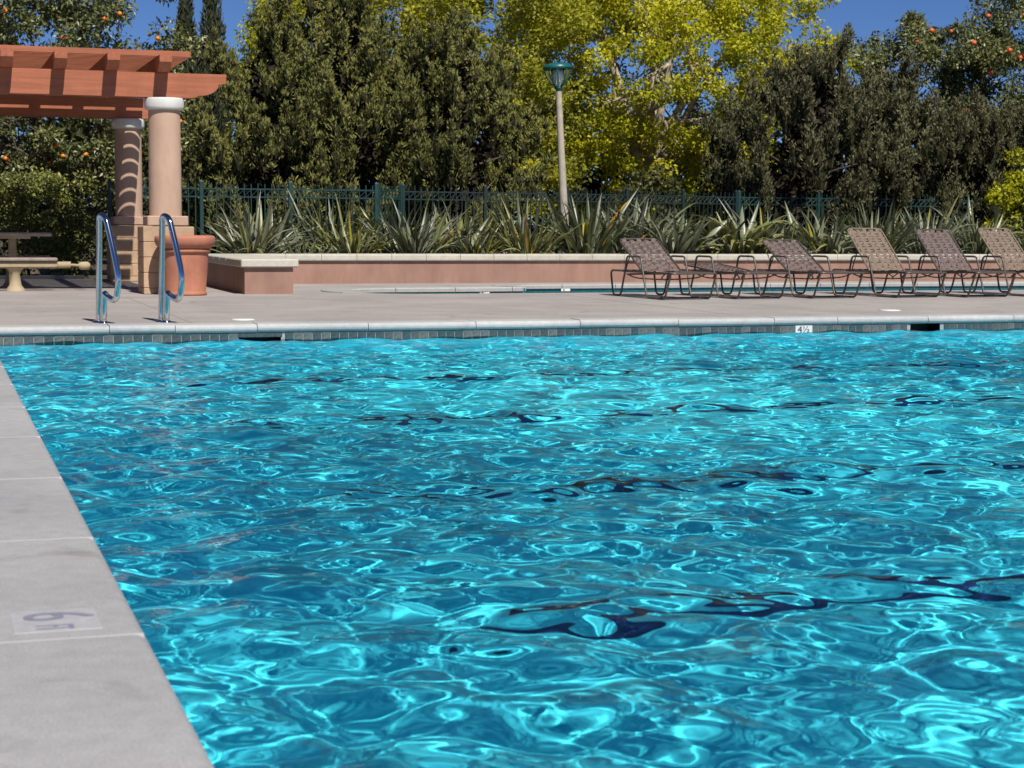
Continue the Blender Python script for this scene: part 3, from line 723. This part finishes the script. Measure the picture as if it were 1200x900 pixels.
def juniper(x, y, H, Rr, label, seed, m='juniper', lean=(0, 0), nb=30, low=.14, pw=.75, spiky=1.0, belly=.3, gap=.74, name='juniper_tree'):
    rng = np.random.default_rng(seed); t = tree_root(name, x, y, label, 'tree', 'junipers behind the fence')
    mb = MB(); limb(mb, (0, 0, 0), (lean[0]*.6, lean[1]*.6, H*.8), .16, .03, rng, .05)
    C = []; Rd = []; G = []
    def prof(q): return max(.05, min(1, (1-q)/(1-belly))**pw * min(1, .45 + .55*q/belly))
    def tuft(p, d, size, g):
        """a tapering chain of small clumps along d, curling a little"""
        d = d/np.linalg.norm(d); side = np.cross(d, rng.normal(size=3)); side /= np.linalg.norm(side)
        for j in range(4):
            q = j/3; C.append(p + d*size*(q*1.75-.25) + side*size*.34*math.sin(2.4*q) + rng.normal(size=3)*size*.07)
            rr = size*(.31 - .23*q)*rng.uniform(.8, 1.2); Rd.append((rr, rr, rr*1.9*spiky)); G.append(g)
    # boughs stand apart on the crown's surface; the gaps between them fall into shade
    pts = []; tries = 0
    while len(pts) < nb and tries < 4000:
        tries += 1; q = low + (1-low)*rng.uniform(0, 1)**1.0; a = rng.uniform(0, 2*math.pi); r = Rr*prof(q)*rng.uniform(.74, 1.10)
        p = np.array((r*math.cos(a) + lean[0]*q, r*math.sin(a) + lean[1]*q, q*H))
        if all(np.linalg.norm((p-o)*np.array([1, 1, .85])) > gap*(.55+.45*prof(q)) for o, _, _ in pts): pts.append((p, a, q))
    for p, a, q in pts:
        g = rng.uniform(0, 1); bs = (.30 + .26*prof(q))*rng.uniform(.8, 1.25)
        limb(mb, (lean[0]*q*.8, lean[1]*q*.8, max(.2, p[2]-.5)), tuple(p), .035, .012, rng, .08, 4)
        for k in range(9):
            o = rng.normal(size=3); o /= np.linalg.norm(o); o[2] = abs(o[2])*.9-.15
            if o[0]*math.cos(a) + o[1]*math.sin(a) < -.3: o[:2] *= -1
            tuft(p + o*bs*.62, np.array((math.cos(a)*.5, math.sin(a)*.5, 1.2+.35*spiky)) + o*.55, bs*rng.uniform(.6, 1.2), np.clip(g*.6 + rng.uniform(0, .4), 0, 1))
    for j in range(8):
        q = .70 + .30*j/7; a = rng.uniform(0, 2*math.pi); r = Rr*prof(q)*.35
        tuft(np.array((r*math.cos(a) + lean[0]*q, r*math.sin(a) + lean[1]*q, q*H-.15)), np.array((math.cos(a)*.3, math.sin(a)*.3, 1)), .42*(1.5-q), rng.uniform(0, 1))
    C = np.array(C); Rd = np.array(Rd); n_ = np.clip((Rd[:, 0]/.2)**1.6*230, 30, 300).astype(int)
    A = clump_leaves(C, Rd, n_, rng, (.092, .027), out=.6, upw=1.0, jit=.45, inner=.5, crn=np.array(G))
    # leaves thinned below each tuft so the dark hearts show as its shade
    ci = np.repeat(np.arange(len(C)), n_); keep = ((A[0]-C[ci])[:, 2]/Rd[ci, 2] > -.12) | (rng.uniform(0, 1, len(ci)) < .22)
    A = [q_[keep] for q_ in A]
    # twiggy inside, coloured dark to deepen the shade between the tufts
    k = 60; q = rng.uniform(low*.5, .88, k); a = rng.uniform(0, 2*math.pi, k)
    pf_ = np.array([prof(z) for z in q])*.40
    Ci = np.stack([Rr*pf_*np.cos(a)*rng.uniform(0, 1, k) + lean[0]*q, Rr*pf_*np.sin(a)*rng.uniform(0, 1, k) + lean[1]*q, q*H], 1)
    Bq = clump_leaves(Ci, np.stack([Rr*pf_*.7+.06]*2 + [np.full(k, .38)], 1), 130, rng, (.17, .10), out=.4, upw=.3, jit=.8, inner=.2)
    mb.obj('trunk', M['bark'], t)
    # dark twig hearts added inside every tuft block light and darken its underside
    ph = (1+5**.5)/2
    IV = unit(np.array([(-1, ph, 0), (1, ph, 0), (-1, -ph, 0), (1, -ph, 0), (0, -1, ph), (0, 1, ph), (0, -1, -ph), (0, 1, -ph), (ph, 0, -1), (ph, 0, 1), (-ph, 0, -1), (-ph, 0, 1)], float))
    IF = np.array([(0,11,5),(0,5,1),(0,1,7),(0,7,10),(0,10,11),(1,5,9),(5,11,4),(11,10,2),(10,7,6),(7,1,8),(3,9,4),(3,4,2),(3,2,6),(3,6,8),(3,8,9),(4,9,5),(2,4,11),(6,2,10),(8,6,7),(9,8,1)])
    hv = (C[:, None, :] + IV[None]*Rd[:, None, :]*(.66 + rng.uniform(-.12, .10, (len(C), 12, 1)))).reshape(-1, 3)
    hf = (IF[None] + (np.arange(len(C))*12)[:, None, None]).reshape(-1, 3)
    hm = bpy.data.meshes.new('shade_hearts'); hm.from_pydata(hv.tolist(), [], hf.tolist()); hm.materials.append(M['shade_heart'])
    tag(inst('shade_hearts', hm, t), kind='stuff')
    inst('inner_twigs', leaf_mesh('inner_twigs', *Bq, LM['twigs']), t)
    inst('crown', leaf_mesh('crown', *A, LM[m]), t); return t

def broadleaf(name, x, y, crown_c, crown_r, label, seed, leafm, bark, lw, nclump, per, cr=.42, group=None, trunk_r=.14, fork=1.4, nlimb=7, shell=.45, catn='tree', upw=-.1, flat=.75, out=.6, droop=None, fruit=None, limb_to_clump=.5):
    rng = np.random.default_rng(seed); t = tree_root(name, x, y, label, catn, group)
    cc = np.array(crown_c) - np.array([x, y, -.06]); rr = np.array(crown_r)
    mb = MB(); f0 = np.array([rng.normal()*.1, rng.normal()*.1, fork]); limb(mb, (0, 0, 0), f0, trunk_r*1.15, trunk_r*.8, rng, .05)
    u = unit(rng.normal(size=(nclump, 3))); r = rng.uniform(shell, 1, nclump)**.7
    # lumpy outline
    lump = 1 + .13*np.sin(3*np.arctan2(u[:, 1], u[:, 0]) + seed) + .12*np.sin(5*u[:, 2] + 2*seed)
    C = cc + u*(r*lump)[:, None]*rr
    C[:, 2] = np.maximum(C[:, 2], .5)
    s = rng.uniform(.65, 1.35, nclump)*cr
    Rd = np.stack([s, s, s*flat], 1)
    ends = C[rng.choice(nclump, nlimb, replace=False)]
    for e in ends:
        e2 = f0 + (e-f0)*.75; pts = limb(mb, f0, e2, trunk_r*.55, trunk_r*.2, rng, .10, 8)
        for q in range(5):
            st = pts[rng.integers(3, 9)]; d = np.linalg.norm(C-st, axis=1); pick = C[np.argsort(d)[rng.integers(2, min(26, nclump))]]
            p2 = limb(mb, st, pick, trunk_r*.24, trunk_r*.09, rng, .1, 6)
            for z in range(2):
                st2 = p2[rng.integers(2, 6)]; d = np.linalg.norm(C-st2, axis=1); pk = C[np.argsort(d)[rng.integers(1, min(12, nclump))]]
                limb(mb, st2, pk, trunk_r*.11, trunk_r*.05, rng, .1, 5)
    mb.obj('trunk', bark, t)
    A = clump_leaves(C, Rd, per, rng, lw, out=out, upw=upw, jit=.7, inner=.15)
    inst('crown', leaf_mesh('crown', *A, leafm), t)
    if fruit:
        fm, nf, fr = fruit
        bm = bmesh.new(); bmesh.ops.create_icosphere(bm, subdivisions=2, radius=fr); me = bpy.data.meshes.new('fruit'); bm.to_mesh(me); bm.free()
        me.polygons.foreach_set('use_smooth', [True]*len(me.polygons)); me.materials.append(fm)
        camv = np.array([0, 0, .95]) - (cc + np.array([x, y, 0])); camv /= np.linalg.norm(camv)
        idx = [i for i in np.argsort(-(u @ camv)*r) if True][:int(nclump*.45)]
        for i in rng.choice(idx, nf, replace=False):
            d = unit((camv + rng.normal(size=3)*.5).reshape(1, 3))[0]
            inst('fruit', me, t, C[i] + d*s[i]*.80, (0, 0, 0), (1, 1, .93))
    return t

# ------------------------------------------------------------------ trees
broadleaf('orange_tree', 1.8, 33.4, (1.6, 33.3, 3.3), (3.0, 1.6, 2.4), 'dark orange tree with ripe fruit rising behind the pergola', 21, LM['citrus'], M['bark'], (.105, .052), 210, 210, .36, 'orange trees', fork=1.0, fruit=(M['orange'], 44, .047), shell=.55)
broadleaf('orange_tree', 22.6, 37.2, (22.85, 37.2, 4.0), (2.2, 1.7, 2.45), 'dark orange tree with red fruit against the sky beside the yellow tree', 22, LM['citrus'], M['bark'], (.12, .058), 150, 190, .36, 'orange trees', fork=1.0, fruit=(M['redorange'], 26, .068), shell=.5)
broadleaf('orange_tree', 25.8, 37.6, (25.6, 37.4, 4.2), (2.1, 1.7, 2.8), 'dark orange tree with a few red fruit at the right border', 23, LM['citrus'], M['bark'], (.12, .058), 160, 190, .36, 'orange trees', fork=1.0, fruit=(M['redorange'], 24, .068), shell=.5)
YW = dict(bark=M['palebark'], lw=(.105, .062), group='yellow green trees')
broadleaf('locust_tree', 11.9, 37.0, (11.6, 37.4, 4.5), (3.1, 2.4, 3.6), 'yellow green tree with pale forked trunk left of the lamp post', 31, LM['yellowdim'], nclump=290, per=170, cr=.36, trunk_r=.2, fork=1.9, nlimb=9, shell=.35, **YW)
broadleaf('locust_tree', 16.0, 39.0, (16.7, 39.0, 4.6), (5.0, 2.8, 4.1), 'broad bright yellow green tree right of the lamp post', 32, LM['yellow'], nclump=560, per=165, cr=.38, trunk_r=.24, fork=2.0, nlimb=13, shell=.35, **YW)
broadleaf('locust_tree', 8.6, 41.0, (9.0, 41.0, 4.8), (2.4, 1.6, 3.2), 'yellow green tree showing between the two tallest dark junipers', 33, LM['yellow'], nclump=240, per=180, cr=.38, trunk_r=.16, fork=2.0, nlimb=6, **YW)

juniper(6.05, 33.6, 5.2, 1.3, 'olive green juniper with rising tip just right of the pergola beam', 41, lean=(.35, 0), nb=25, pw=.9, gap=.85)
juniper(7.8, 34.2, 6.3, 1.45, 'tallest dense dark juniper behind the fence corner', 42, nb=30, pw=1.0, gap=.85, belly=.35)
juniper(9.95, 34.0, 4.75, 1.5, 'dark rounded juniper beside the pale forked trunk', 43, nb=24, pw=.55, gap=.88, belly=.4)
juniper(17.4, 33.9, 4.75, 1.8, 'broad grey green juniper in front of the bright yellow tree', 44, 'juniper_grey', lean=(.85, 0), nb=27, pw=.8, spiky=1.35, belly=.45, low=.24, gap=1.0)
juniper(20.0, 34.2, 4.15, 1.6, 'grey green juniper below the small patch of sky', 45, 'juniper_grey', nb=21, pw=.65, spiky=1.35, belly=.48, low=.30, gap=.95)
juniper(22.3, 34.0, 3.4, 1.5, 'grey green juniper nearest the yellow leaved bush', 46, 'juniper_grey', nb=19, pw=.6, spiky=1.35, belly=.48, low=.30, gap=.95)
def cypress(x, y, H, Rr, label, seed):
    rng = np.random.default_rng(seed); t = tree_root('cypress_tree', x, y, label, 'tree', 'slim cypresses far behind')
    mb = MB(); limb(mb, (0, 0, 0), (0, 0, H*.9), .14, .02, rng, .01); mb.obj('trunk', M['bark'], t)
    k = 90; q = rng.uniform(.02, .97, k); a = rng.uniform(0, 2*math.pi, k)
    pr = Rr*np.clip((1-q)*2.2, .12, 1)**.8
    C = np.stack([pr*.6*np.cos(a), pr*.6*np.sin(a), q*H], 1); Rd = np.stack([pr*.45+.05, pr*.45+.05, np.full(k, .55)], 1)
    C = np.concatenate([C, [[0, 0, H-.2]]]); Rd = np.concatenate([Rd, [[.07, .07, .35]]])
    inst('crown', leaf_mesh('crown', *clump_leaves(C, Rd, 170, rng, (.16, .05), out=.4, upw=1.1, jit=.3, inner=.4), LM['cypress']), t)
cypress(6.42, 46, 6.5, .62, 'slim dark cypress with blunt tip above the pergola end', 51)
cypress(7.12, 46.3, 7.7, .50, 'taller slim dark cypress whose tip leaves the frame', 52)

broadleaf('yellow_shrub', 21.2, 30.7, (21.25, 30.7, 1.35), (.85, .7, .95), 'yellow leaved bush at the end of the flax row', 61, LM['yellow'], M['bark'], (.10, .06), 70, 120, .24, None, .04, .3, 5, .3, catn='shrub')

# clipped hedge under the orange tree
hg = empty('hedge', (-1.0, 30.85, -.06)); tag(hg, 'clipped dark green hedge behind the picnic table', 'hedge')
rng = np.random.default_rng(71); k = 330
hx0, hx1, hy0, hy1, hz1 = -6.0, 3.62, -.6, .6, 1.80
C = np.stack([rng.uniform(hx0, hx1, k), np.where(rng.uniform(0, 1, k) < .75, hy0 + rng.uniform(0, .22, k), rng.uniform(hy0, hy1, k)), rng.uniform(.12, hz1-.16, k)], 1)
C2 = np.stack([rng.uniform(hx0, hx1, 120), rng.uniform(hy0, hy1, 120), rng.uniform(hz1-.25, hz1-.1, 120)], 1); C = np.concatenate([C, C2])
s = rng.uniform(.15, .28, len(C)); A = clump_leaves(C, np.stack([s, s*.8, s], 1), 150, rng, (.062, .036), out=.7, upw=.2, jit=.7, inner=.3)
inst('foliage', leaf_mesh('foliage', *A, LM['hedge']), hg)
mb = MB()
for i in range(14):
    xx = hx0 + .3 + i*(hx1-hx0-.6)/13; limb(mb, (xx, 0, 0), (xx + rng.normal()*.1, 0, 1.3), .03, .012, rng, .06)
mb.obj('stems', M['bark'], hg)

# undergrowth in the shade below the junipers
rng = np.random.default_rng(83); k = 260
xx = np.concatenate([rng.uniform(4.2, 11.5, 120), rng.uniform(14.5, 26, 140)])
C = np.stack([xx, rng.uniform(35.0, 36.2, k), rng.uniform(.1, 1.9, k)], 1); s_ = rng.uniform(.3, .5, k)
o = inst('undergrowth', leaf_mesh('undergrowth', *clump_leaves(C, np.stack([s_, s_, s_*.8], 1), 110, rng, (.12, .07), out=.6, upw=.2, jit=.7, inner=.3), LM['back']))
tag(o, 'dark undergrowth in the shade below the junipers', 'undergrowth', kind='stuff')

# far mass of shrubs that closes the view under the crowns
rng = np.random.default_rng(81); k = 620
C = np.stack([rng.uniform(-8, 36, k), rng.uniform(41.5, 44.5, k), rng.uniform(.1, 3.0, k)**1.0], 1); s = rng.uniform(.45, .85, k)
o = inst('background_shrubbery', leaf_mesh('background_shrubbery', *clump_leaves(C, np.stack([s, s, s*.8], 1), 130, rng, (.22, .14), out=.6, upw=.2, jit=.7, inner=.3), LM['back']))
tag(o, 'dark mass of shrubs far behind the fence', 'shrubbery', kind='stuff')

# ------------------------------------------------------------------ flax plants in the planter
FL = [leafmat('flax_leaf_%s' % n, a, b, None, .38, .12, .5) for n, a, b in (('grey', (.105, .118, .072), (.215, .23, .145)), ('green', (.068, .082, .036), (.15, .165, .075)), ('olive', (.11, .12, .04), (.22, .225, .075)))]
FY = leafmat('flax_leaf_yellow', (.35, .30, .02), (.50, .42, .03), None, .45, .25, .3)
FO = leafmat('flax_leaf_orange', (.45, .20, .015), (.55, .30, .03), None, .45, .2, .3)
def blade(L, Wd, bend, m, twist=0):
    """sword leaf growing along +z, bending to +x, v-shaped section"""
    n = 7; vs = []; x = z = 0; a = 0
    for i in range(n+1):
        t = i/n; wv = Wd*(.55 + .9*t if t < .45 else .955*(1-((t-.45)/.55)**1.7) + .0) * .5
        wv = max(wv, .0015); dv = wv*.45
        tw = twist*t
        vs += [(x - dv*0 + math.sin(tw)*wv*.3, -wv, z), (x - dv, 0, z - 0*dv), (x + math.sin(-tw)*wv*.3, wv, z)]
        a = bend*(t**1.6); x += math.sin(a)*L/n; z += math.cos(a)*L/n
    fs = []
    for i in range(n):
        b = i*3; fs += [(b, b+1, b+4, b+3), (b+1, b+2, b+5, b+4)]
    me = bpy.data.meshes.new('leaf'); me.from_pydata(vs, [], fs); me.polygons.foreach_set('use_smooth', [True]*len(fs)); me.materials.append(m)
    at = me.attributes.new('rnd', 'FLOAT', 'POINT'); at.data.foreach_set('value', [random.random()]*len(vs)); return me
random.seed(12)
BL = {}
for kind in ('slim', 'broad'):
    for mi, m in enumerate(FL + [FY, FO]):
        for v_ in range(7 if mi < 3 else 3):
            L = random.uniform(.75, 1.15); Wd = random.uniform(.042, .066) if kind == 'slim' else random.uniform(.07, .10)
            BL.setdefault((kind, mi), []).append(blade(L, Wd, random.choice((.1, .25, .4, .6, .9, 1.5, 2.1)) + random.uniform(0, .25), m, random.uniform(-.8, .8)))
def flax(x, y, n, kind, tone, spread, label, scale=1.0, seed=0, group='flax plants in the planter'):
    rnd = random.Random(seed); t = empty('flax_plant', (x, y, .34)); tag(t, label, 'flax plant', group)
    for i in range(n):
        u = rnd.random(); mi = tone if u < .62 else rnd.choice((0, 1, 2)) if u < .955 else 3 if u < .992 else 4
        me = rnd.choice(BL[(kind, mi)]); az = rnd.uniform(0, 2*math.pi); tilt = spread*1.1*rnd.uniform(.02, 1)**.7
        r0 = rnd.uniform(.02, .34); k = scale*rnd.uniform(.75, 1.15)*(1 if tilt < .6 else .88)
        if mi >= 3: k *= .8
        o = inst('leaf', me, t, (r0*math.cos(az), r0*math.sin(az), 0), (0, 0, 0), (k, k, k))
        o.rotation_euler = (Matrix.Rotation(az, 3, 'Z') @ Matrix.Rotation(tilt, 3, 'Y') @ Matrix.Rotation(rnd.gauss(0, .16), 3, 'X') @ Matrix.Rotation(rnd.uniform(-1.1, 1.1), 3, 'Z')).to_euler()
FLAX = [(4.85, 27.75, 44, 'slim', 0, 1.05, 'spreading grey green flax beside the terracotta pot, first of the row', 1.10),
        (5.65, 27.45, 26, 'slim', 1, 1.0, 'small low flax clump, second from the terracotta pot', .70),
        (6.50, 27.75, 44, 'slim', 2, .95, 'spiky flax clump below the fence corner, third from the pot', 1.0),
        (7.55, 27.85, 42, 'slim', 0, .85, 'upright grey flax clump, fourth from the terracotta pot', 1.0),
        (8.55, 27.75, 42, 'slim', 1, .95, 'loose green flax clump, fifth from the terracotta pot', .88),
        (9.45, 27.75, 46, 'slim', 2, .9, 'yellow streaked flax clump just left of the lamp post', 1.0),
        (10.55, 27.85, 48, 'slim', 1, .7, 'tall upright dark flax clump just right of the lamp post', 1.18),
        (11.30, 28.00, 40, 'slim', 0, .6, 'narrow upright flax clump behind the first chaise', 1.1),
        (12.10, 27.75, 46, 'broad', 0, .95, 'broad leaved grey flax above the flat chaise', 1.08),
        (13.35, 27.85, 46, 'broad', 2, .85, 'broad leaved olive flax above the second reclined chaise', 1.12),
        (14.10, 27.70, 30, 'slim', 1, .9, 'slim leaved flax between two broad leaved clumps', .9),
        (15.00, 27.75, 46, 'broad', 0, .95, 'broad leaved silver grey flax before the first raised chaise back', 1.0),
        (16.10, 27.85, 44, 'slim', 1, .9, 'green flax with a yellow leaf between the raised chaise backs', 1.1),
        (17.10, 27.85, 44, 'slim', 0, .85, 'grey flax behind the greyer raised chaise back', 1.12),
        (18.15, 27.75, 44, 'slim', 1, 1.0, 'green flax behind the last chaise back', 1.0),
        (19.30, 27.85, 40, 'slim', 1, .95, 'last flax clump of the row beside the yellow bush', 1.0)]
rnd_size = random.Random(9)
for i, a in enumerate(FLAX): flax(a[0], a[1], int(a[2]*2.3), *a[3:7], a[7]*rnd_size.uniform(.86, 1.06), seed=100+i)
BACK = ['between the first and second', 'behind the third', 'behind the fourth', 'behind the fifth', 'behind the sixth', 'between the seventh and eighth', 'behind the ninth', 'behind the tenth', 'behind the eleventh', 'behind the twelfth', 'behind the thirteenth', 'between the fourteenth and fifteenth', 'between the fifteenth and last']
for i, wh in enumerate(BACK):
    flax(5.2 + 1.12*i, 28.45 + .2*(i % 2), 66, 'slim' if i % 3 else 'broad', i % 2, .8, 'taller back row flax %s front clump counted from the pot' % wh, 1.08, seed=200+i, group='back row of flax plants')
bpy.context.view_layer.update()
